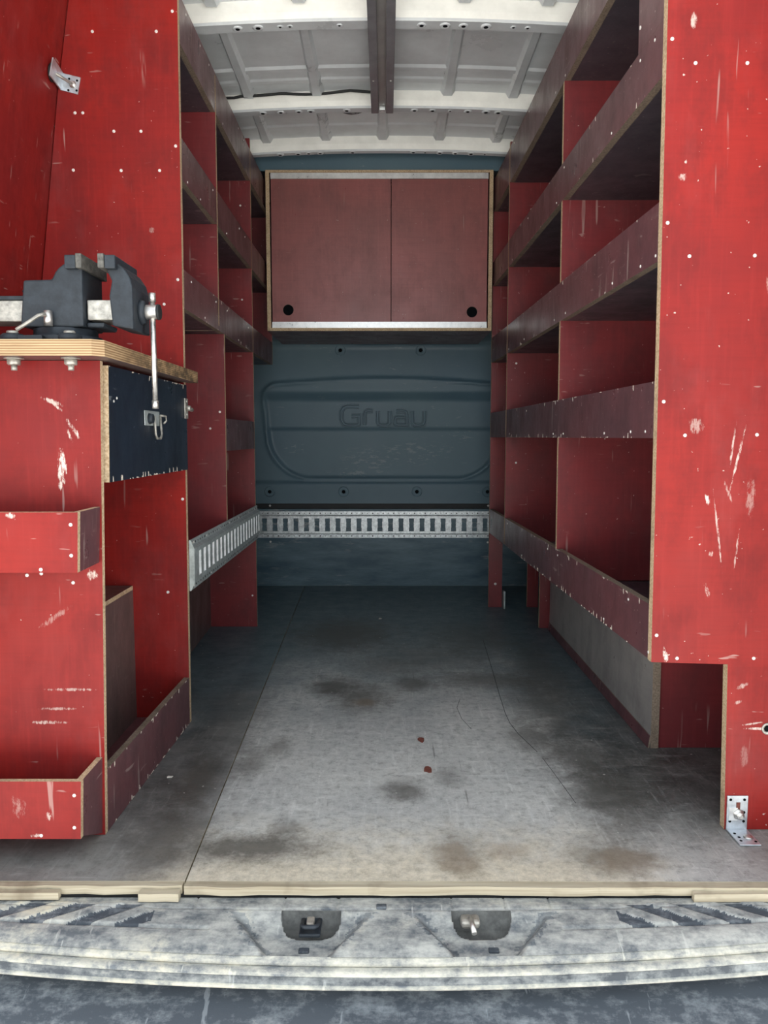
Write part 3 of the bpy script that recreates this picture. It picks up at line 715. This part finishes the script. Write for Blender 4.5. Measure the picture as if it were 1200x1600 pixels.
# ------------------------------------------------------------------ overhead cabinet with sliding doors
OC = thing('overhead_cabinet', (-.02, 3.40, 1.138), 'red overhead cabinet with two sliding doors and pale plywood frame', 'cabinet')
cx0, cx1, cz0, cz1, cy0, cy1 = -.4735, .4265, 1.1385, 1.762, 3.15, 3.60
fr = [EDGE, EDGE]
MB().box(cx0, cx0 + .015, cy0, cy1, cz0, cz1, 1).prism([(cx0 - .0001, cy0 - .0003, cz0), (cx0 + .0151, cy0 - .0003, cz0), (cx0 + .0151, cy0 - .0003, cz1), (cx0 - .0001, cy0 - .0003, cz1)], (0, .0005, 0), 0, 0).build('side_panel', [EDGE, RAIL], OC)
MB().box(cx1 - .015, cx1, cy0, cy1, cz0, cz1, 1).prism([(cx1 - .0151, cy0 - .0003, cz0), (cx1 + .0001, cy0 - .0003, cz0), (cx1 + .0001, cy0 - .0003, cz1), (cx1 - .0151, cy0 - .0003, cz1)], (0, .0005, 0), 0, 0).build('side_panel', [EDGE, RAIL], OC)
for (z0, z1, nm) in ((cz1 - .010, cz1, 'top_panel'), (cz0, cz0 + .012, 'bottom_panel')):
    MB().box(cx0 + .0152, cx1 - .0152, cy0, cy1, z0, z1, 1).box(cx0 + .0152, cx1 - .0152, cy0 - .0006, cy0, z0, z1, 0).build(nm, [EDGE, RAIL], OC)
MB().box(cx0 + .0152, cx1 - .0152, cy1 - .01, cy1, cz0 + .0122, cz1 - .0102).build('back_panel', RAIL, OC)
for (z0, z1) in ((1.729, 1.7515), (1.151, 1.1745)):
    ch = MB().box(cx0 + .019, cx1 - .019, cy0 + .001, cy0 + .003, z0, z1)
    zz = z1 - .003 if z1 > 1.5 else z0 + .001
    ch.box(cx0 + .019, cx1 - .019, cy0 + .0032, cy0 + .030, zz - .001, zz + .001)
    ch.build('door_track', ALU, OC)
DOORM = film_ply('cabinet_door_ply', (.33, .10, .095), (.25, .085, .08), .5, .34, .70)
for (x0, x1, yo, hx, hz) in ((cx0 + .020, .0215, .005, -.390, 1.222), (.0245, cx1 - .019, .013, .349, 1.215)):
    n = 24; r = .0215
    bb = MB(); z0, z1 = 1.166, 1.736
    # door leaf with a round finger hole
    ring = []
    for i in range(n):
        a = 2 * math.pi * i / n; ring.append((hx + r * math.cos(a), hz + r * math.sin(a)))
    sq = []
    for i in range(n):
        a = 2 * math.pi * i / n; m_ = max(abs(math.cos(a)), abs(math.sin(a))); sq.append((hx + .03 * math.cos(a) / m_, hz + .03 * math.sin(a) / m_))
    for yy, flip in ((cy0 + yo, 0), (cy0 + yo + .007, 1)):
        o = len(bb.v)
        bb.v += [Vector((x, yy, z)) for x, z in ring] + [Vector((x, yy, z)) for x, z in sq]
        for i in range(n):
            j = (i + 1) % n; q = (o + i, o + j, o + n + j, o + n + i); bb.face(q[::-1] if not flip else q)
    for i in range(n):
        j = (i + 1) % n; bb.face((i, j, 2 * n + j, 2 * n + i), 1)
    hxa, hxb, hza, hzb = hx - .03, hx + .03, hz - .03, hz + .03
    for (a, b_, c_, d_) in ((x0, hxa, z0, z1), (hxb, x1, z0, z1), (hxa, hxb, z0, hza), (hxa, hxb, hzb, z1)):
        bb.box(a, b_, cy0 + yo, cy0 + yo + .007, c_, d_)
    dr = bb.build('sliding_door', [DOORM, EDGE_D], OC)
    MB().cyl((hx, cy0 + yo + .0075, hz), (hx, cy0 + yo + .0095, hz), r + .004, r + .004, 24).build('finger_hole', VOID, dr)

# ------------------------------------------------------------------ cargo lashing rails
def cargo_track(length, npitch, first, mats, name, loc, label, P, end_plain):
    """P(s, h, d): point at distance s along, height h, standing d off the wall."""
    T = thing(name, loc, label, 'rail')
    bb = MB()
    prof = [(0, 0), (0, .003), (.016, .003), (.022, .013), (.030, .013)]
    prof2 = [(.127 - a, c) for a, c in prof][::-1]
    def strip_(pr, s0, s1):
        n = len(pr); o = len(bb.v)
        for s in (s0, s1):
            for (h, d) in pr: bb.v.append(Vector(P(s, h, d)))
        for j in range(n - 1): bb.face((o + j, o + j + 1, o + n + j + 1, o + n + j))
    k = 1
    strip_(prof, 0, length); strip_(prof2, 0, length)
    def web(pts):   # pts (s,h): web piece with thickness
        n = len(pts); o = len(bb.v)
        for d in (.013, .002):
            for (s, h) in pts: bb.v.append(Vector(P(s, h, d)))
        bb.face(range(o, o + n)); bb.face(list(range(o + n, o + 2 * n))[::-1])
        for i in range(n):
            j = (i + 1) % n; bb.face((o + i, o + n + i, o + n + j, o + j), 1)
    h0, h1 = .0325, .0945
    web([(0, .030), (length, .030), (length, h0), (0, h0)]); web([(0, h1), (length, h1), (length, .097), (0, .097)])
    web([(0, h0), (first - .012, h0), (first - .012, h1), (0, h1)])
    sw = .012; pitch = .05; hm = (h0 + h1) / 2
    for i in range(npitch):
        s0 = first + i * pitch + sw; s1 = first + (i + 1) * pitch - sw
        if i == npitch - 1: s1 = length
        q = .0014
        web([(s0, h0), (s1, h0), (s1, hm - .016), (s1 + q, hm - .012), (s1 + q, hm - .003), (s1, hm), (s1 + q, hm + .003), (s1 + q, hm + .012), (s1, hm + .016), (s1, h1),
             (s0, h1), (s0, hm + .016), (s0 - q, hm + .012), (s0 - q, hm + .003), (s0, hm), (s0 - q, hm - .003), (s0 - q, hm - .012), (s0, hm - .016)])
    if end_plain:
        o = len(bb.v)
        for s in (-.0022, -.0004):
            for (h, d) in ((0, 0), (.127, 0), (.127, .004), (.106, .0135), (.021, .0135), (0, .004)): bb.v.append(Vector(P(s, h, d)))
        bb.face(range(o, o + 6)); bb.face(list(range(o + 6, o + 12))[::-1])
        for i in range(6): bb.face((o + i, o + 6 + i, o + 6 + (i + 1) % 6, o + (i + 1) % 6))
    pl = bb.build('track_plate', mats, T)
    hb_ = MB(); nn = int(length / .025)
    for i in range(1, nn):
        for h in (.009, .118):
            c = Vector(P(i * .025, h, .003)); dn = Vector(P(i * .025, h, .0042)) - c
            hb_.cyl(c - dn * .5, c + dn * .35, .0022 if i % 2 else .0032, None, 8)
    ho = hb_.build('fixing_holes', VOID, T); ho['kind'] = 'stuff'
    return T, pl
tb, plb = cargo_track(1.20, 23, .035, [GALV, STEEL], 'cargo_track', (-.05, 3.649, .234), 'bright slotted steel lashing rail across the front bulkhead', lambda s, h, d: (-.66 + s, 3.649 - d, .234 + h), 0)
for x, h in ((-.549, .388), (-.549, .215), (.49, .388), (.49, .212)):
    screw(plb, (x, 3.649, h), (0, -1, 0), 1.6)
def PLft(s, h, d):
    y = 1.889 + s; z = .333 + h; return (XL(y, z) + d + .0005, y, z)
tl, pll = cargo_track(.985, 19, .056, [GALV_D, CUT_GLINT], 'cargo_track', (XL(2.38, .333), 2.38, .333), 'dull slotted steel lashing rail along the left shelving above the wheel arch box', PLft, 1)
for s, h in ((.015, .118), (.012, .008), (.032, .118), (.03, .008), (.17, .118), (.34, .118), (.47, .119), (.62, .118), (.8, .118), (.92, .118), (.22, .008), (.40, .008), (.58, .008), (.78, .008)):
    screw(pll, PLft(s, h, .0035), (1, 0, 0), .9)

# ------------------------------------------------------------------ angle brackets
def holes(par, pts, ax, r):
    bb = MB(); ax = Vector(ax)
    for p in pts: bb.cyl(Vector(p) - ax * .0004, Vector(p) + ax * .0003, r, None, 10)
    bb.build('fixing_hole', VOID, par)
B1 = thing('angle_bracket', (.642, 1.31, 0), 'zinc angle bracket bolting the notched end panel to the floor', 'bracket')
pl = MB().box(.622, .660, 1.3415, 1.3445, .0008, .066).box(.622, .660, 1.287, 1.3415, .0008, .0035).build('plate', ZINC, B1, bevel=.0008)
holes(pl, [(.628, 1.3413, .059), (.653, 1.3413, .059), (.653, 1.3413, .035), (.653, 1.3413, .018), (.628, 1.3413, .018)], (0, -1, 0), .0026)
MB().box(.6385, .6455, 1.3407, 1.3414, .036, .054).build('slot', RUST, pl)
MB().box(.6255, .641, 1.3402, 1.3414, .020, .044).build('cover_tab', ALU, pl)
MB().lathe((.643, 1.3402, .032), (0, -1, 0), [(.0105, 0), (.0105, .002), (.0075, .0022), (.0075, .0075), (.0055, .0085), (.0038, .0088), (.0036, .012)], 6).build('hex_bolt', STEEL, B1)
MB().lathe((.648, 1.312, .0035), (0, 0, 1), [(.0085, 0), (.0080, .002), (.004, .003)], 14).build('floor_screw', STEEL, B1)
holes(pl, [(.630, 1.325, .0036), (.630, 1.300, .0036), (.655, 1.297, .0036), (.632, 1.312, .0036)], (0, 0, 1), .0026)
B2 = thing('angle_bracket', (-.742, 1.85, 1.52), 'bent zinc angle bracket high in the corner above the vise', 'bracket')
pl = MB().prism([(-.752, 1.8675, 1.514), (-.712, 1.8675, 1.504), (-.704, 1.8675, 1.541), (-.746, 1.8675, 1.551)], (0, -.003, 0), 0, 0)
pl.prism([(-.752, 1.8645, 1.514), (-.746, 1.8645, 1.551), (-.742, 1.802, 1.556), (-.752, 1.806, 1.520)], (.003, 0, 0), 0, 0)
pl = pl.build('plate', ZINC, B2)
holes(pl, [(-.712, 1.8643, 1.534), (-.714, 1.8643, 1.512), (-.733, 1.8643, 1.513), (-.730, 1.8643, 1.538)], (0, -1, 0), .0026)
MB().lathe((-.722, 1.8645, 1.525), (0, -1, 0), [(.0085, 0), (.0085, .003), (.006, .0035), (.0055, .009)], 6).build('hex_bolt', STEEL, B2)
MB().tube([(-.757, 1.818, 1.538), (-.722, 1.856, 1.524)], .0035, 8).build('tie_pin', GRIMY, B2)
MB().lathe((-.7545, 1.83, 1.536), (-1, 0, .14), [(.012, -.006), (.020, .0), (.020, .001)], 18).build('rubber_grommet', BLACK, B2)

# ------------------------------------------------------------------ ceiling channel, lamp, cable
b = MB(); xz = -.010; y0, y1 = 1.50, 2.655
for (a, c_, z0, z1) in ((-.036, -.012, 1.776, 1.7995), (.012, .036, 1.776, 1.7995)): b.box(xz + a, xz + c_, y0, y1, z0, z1)
CR = thing('ceiling_rail', (xz, 2.08, 1.776), 'dark steel channel rail running under the roof beams', 'rail')
b.build('channel', CHAN, CR, bevel=.002)
MB().box(xz - .0118, xz + .0118, y0, y1, 1.789, 1.7995).build('groove_strip', plain('grey_groove_strip', (.34, .33, .32), .4, .4, .15, 10), CR)
MB().box(xz - .010, xz + .010, 2.628, 2.654, 1.778, 1.7888).build('end_stop', GALV, CR, bevel=.002)
for sx_ in (-.026, .026): screw(CR, (xz + sx_, 2.42, 1.776), (0, 0, -1), .9)
zl = 1.80 + ARC(-.11) - .0002
L = thing('ceiling_lamp', (-.115, 2.745, 1.83), 'small dark oval roof lamp behind the second beam', 'lamp')
MB().lathe((-.115, 2.745, 1.8515), (0, 0, -1), [(.06, 0), (.058, .012), (.05, .018)], 28).build('lamp_base', BLACK, L)
MB().lathe((-.115, 2.745, 1.8334), (0, 0, -1), [(.046, 0), (.042, .008), (.03, .013)], 28).build('lens', LENS, L)
pts = []
for i in range(26):
    t = i / 25; x = lerp(-.56, -.03, t); pts.append((x, 2.650 - .004 * math.sin(t * 9), 1.846 + ARC(x) - .006 * abs(math.sin(t * 7.5)) + (.0 if .15 < t else -.004)))
tag(MB().tube(pts, .0045, 8).build('cable', BLACK), 'thin black cable running along the second roof beam', 'cable')

# ------------------------------------------------------------------ rear bumper and sill
RB = thing('rear_bumper', (0, 1.08, -.10), 'dusty grey plastic rear bumper step with two door latch pockets', 'bumper')
yc = lambda x: .105 * x * x
LP = (-.115, .150)
def sillz(x, y):
    """height of the sill top at x and distance y (straightened)"""
    z = -.021 - .16 * max(0, 1.150 - y) - 1.3 * max(0, 1.085 - y) ** 2 * 6
    for c in LP:     # scooped hollow round each latch
        cc = c - (.015 if c < 0 else 0); wd = .108 - .78 * max(0, 1.14 - y)
        m_ = sstep(wd + .012, wd - .014, abs(x - cc)) * sstep(1.150, 1.120, y)
        z -= .020 * m_ * sstep(1.15, 1.10, y)
        # half-round pocket
        dx = (x - c) / .046; dy = (1.138 - y) / .034
        if dy > 0 and dx * dx * dx * dx + dy * dy < 1: z -= .030
    if abs(x) > .36 and 1.095 < y < 1.15:    # tread bars
        s = math.sin((x * (1 if x < 0 else -1) * 1.0 + (1.15 - y) * 1.6) * 2 * math.pi / .075)
        z += .0025 * sstep(-.2, .2, s) * sstep(1.095, 1.103, y) * sstep(.36, .39, abs(x))
    if abs(y - 1.141) < .0012: z -= .0015
    for s in (-.16, -.075, .105, .19, -.30, .26):
        if abs(x - s) < .0013 and 1.141 < y: z -= .002
    z -= .004 * math.exp(-((y - 1.1) / .0025) ** 2) * (1 if abs(x) > .27 else 0)
    return z
def sillf(u, v):
    x = lerp(-.86, .86, u); y = lerp(1.1685, 1.056, v)
    return (x, y + yc(x) * v, sillz(x, y))
def sillm(u, v):
    x = lerp(-.86, .86, u); y = lerp(1.1685, 1.056, v)
    for c in LP:
        dx = (x - c) / .046; dy = (1.138 - y) / .034
        if dy > 0 and dx * dx * dx * dx + dy * dy < 1: return 1
    for c in LP:
        wd = .108 - .78 * max(0, 1.14 - y); e = abs(x - c + (.015 if c < 0 else 0)) - wd
        e += .016 * mnoise.noise(Vector((x * 70, y * 120, 0))) + .008 * mnoise.noise(Vector((x * 260, y * 300, 4)))
        if -.014 < e < .012 and 1.070 < y < 1.134: return 2
    if abs(x) > .36 and 1.098 < y < 1.148:
        sn = math.sin((x * (1 if x < 0 else -1) * 1.0 + (1.15 - y) * 1.6) * 2 * math.pi / .075)
        if sn < -.05 + .5 * mnoise.noise(Vector((x * 110, y * 190, 2))): return 3
    return 0
MB().grid(700, 60, sillf, 0, True, sillm).build('sill_cover', [SILL, POCKET_SHADE, SILLD, LOWER], RB)
def sweep(prof, name, mt, n=60, x=.86):
    bb = MB()
    for i in range(n + 1):
        xx = lerp(-x, x, i / n)
        for (y, z) in prof: bb.v.append(Vector((xx, y + yc(xx), z)))
    k = len(prof)
    for i in range(n):
        for j in range(k - 1): bb.face((i * k + j, (i + 1) * k + j, (i + 1) * k + j + 1, i * k + j + 1), 0, True)
    return bb.build(name, mt, RB)
ze = sillz(0.4, 1.056)
sweep([(1.058, ze - .001), (1.052, ze - .004), (1.050, ze - .010), (1.055, ze - .012)], 'sill_edge', LIPM)
sweep([(1.056, ze - .012), (1.046, ze - .012), (1.040, ze - .015), (1.0395, ze - .019)], 'step_lip', LIPM)
sweep([(1.0395, ze - .0192), (1.042, ze - .022), (1.041, ze - .033)], 'lip_band', SILLD)
sweep([(1.041, ze - .033), (1.0372, ze - .0345), (1.0375, ze - .038), (1.046, ze - .041), (1.075, ze - .042)], 'lower_lip', LIPM)
sweep([(1.075, ze - .042), (1.072, ze - .052), (1.064, ze - .058), (1.035, ze - .066), (1.005, ze - .080), (.985, ze - .105), (.975, ze - .16), (.97, ze - .40), (1.0, ze - .46), (1.15, ze - .47)], 'bumper_face', LOWER)
for i, c in enumerate(LP):
    z = sillz(c + .06, 1.13)
    if i == 0:
        lt = MB().box(c - .0165, c + .0165, 1.098, 1.140, z - .012, z - .006).build('striker_plate', IRON, RB, bevel=.002)
        MB().tube([(c - .012, 1.136, z - .008), (c - .012, 1.104, z + .004), (c - .007, 1.098, z + .006), (c + .007, 1.098, z + .006), (c + .012, 1.104, z + .004), (c + .012, 1.136, z - .008)], .0034, 10).build('striker_loop', IRON, lt)
        MB().box(c - .006, c + .006, 1.110, 1.128, z - .006, z + .004).build('striker_block', GRIMY, lt, bevel=.002)
    else:
        c -= .018
        lt = MB().box(c - .015, c + .015, 1.118, 1.140, z - .012, z + .002).build('striker_plate', GRIMY, RB, bevel=.005)
        MB().tube([(c, 1.124, z + .003), (c + .001, 1.108, z + .004), (c + .003, 1.094, z - .002)], .0042, 10).build('striker_tongue', STEEL, lt)
for (x, y) in ((-.122, 1.082), (.163, 1.082), (-.006, 1.146), (-.46, 1.112)):
    z = sillz(x, y); MB().box(x - .008, x + .008, y + yc(x) - .005, y + yc(x) + .005, z - .003, z + .0025).build('drain_cap', LOWER, RB, bevel=.0015)

# ------------------------------------------------------------------ bits lying on the floor
def chip(x, y, sx, sy, h, mt, label, seed, group='chips of debris on the floor'):
    r = random.Random(seed); n = 9; pts = []
    for i in range(n):
        a = 2 * math.pi * i / n; k = r.uniform(.55, 1.1); pts.append((x + sx * k * math.cos(a), y + sy * k * math.sin(a), .0004))
    tag(MB().prism(pts, (0, 0, h), 0, 0).build('debris_chip', mt, None, base=(x, y, .0004)), label, 'debris', group)
chip(.085, 1.757, .010, .014, .004, RUST, 'rusty red chip at the middle of the floor', 3)
chip(.092, 1.594, .009, .016, .003, RUST, 'larger dark rusty flake on the floor nearer the sill', 5)
chip(-.455, 1.56, .008, .004, .002, PALECHIP, 'tiny pale wood splinter on the floor by the workbench lip', 8)
chip(-.02, 2.98, .008, .010, .002, PALECHIP, 'tiny pale wood splinter on the dark floor before the bulkhead', 9)

def score(pts, wd):
    bb = MB(); n = len(pts)
    for k, (x, y) in enumerate(pts):
        d = Vector((pts[min(k + 1, n - 1)][0] - pts[max(k - 1, 0)][0], pts[min(k + 1, n - 1)][1] - pts[max(k - 1, 0)][1], 0)).normalized(); q = Vector((-d.y, d.x, 0)) * wd
        bb.v += [Vector((x, y, -.0002)) - q, Vector((x, y, .0005)), Vector((x, y, -.0002)) + q]
    for k in range(n - 1):
        for j in range(2): bb.face((3 * k + j, 3 * k + j + 1, 3 * k + 4 + j, 3 * k + 3 + j))
    bb.build('scored_line', BLACK, FL)
score([(.346, 2.663), (.336, 2.45), (.329, 2.291), (.318, 2.08), (.312, 1.937), (.313, 1.87), (.322, 1.80), (.347, 1.693)], .0011)
score([(.352, 1.66), (.362, 1.57), (.374, 1.447)], .0008)
score([(.205, 2.05), (.19, 1.98), (.195, 1.90), (.212, 1.83)], .0008)

# chipped film along the edges of the lips: pale wood showing
CHIP = plain('bare_wood_chip', (.60, .53, .45), .8, 0, .2, 200, .2)
def edge_chips(X, sgn, par, y0, y1, z0, z1, n, seed, proud=0.):
    r = random.Random(seed); bb = MB()
    for i in range(n):
        y = r.uniform(y0, y1); lo = r.random() < .6; hh = r.choice((.002, .003, .004, .010)); ww = r.choice((.002, .004, .007, .012))
        if hh > .008: ww = .003
        za, zb = (z0 + .0002, z0 + hh) if lo else (z1 - hh, z1 - .0002)
        P = lambda yy, zz: (X(yy, zz) - sgn * (proud - .0004), yy, zz)
        pts = [P(y, za), P(y + ww, za + (0 if lo else hh * .4)), P(y + ww * .8, zb - (hh * .4 if lo else 0)), P(y + ww * .2, zb)]
        bb.prism(pts, (-sgn * .0009, 0, 0), 0, 0)
    o = bb.build('edge_chips', CHIP, par); o['kind'] = 'stuff'
edge_chips(XR, 1, SR, 1.37, 2.8, .713, .812, 46, 11)
edge_chips(XR, 1, SR, 1.37, 2.8, .316, .416, 60, 12)
edge_chips(XR, 1, SR, 1.37, 2.8, 1.016, 1.115, 16, 13)
edge_chips(XR, 1, SR, 1.37, 2.8, 1.320, 1.412, 14, 14)
edge_chips(XL, -1, SL, 1.9, 2.8, 1.022, 1.113, 16, 15)
edge_chips(XL, -1, WB, 1.345, 1.85, .636, .838, 40, 16, .0065)
edge_chips(XL, -1, WB, 1.345, 1.85, .001, .118, 40, 17)
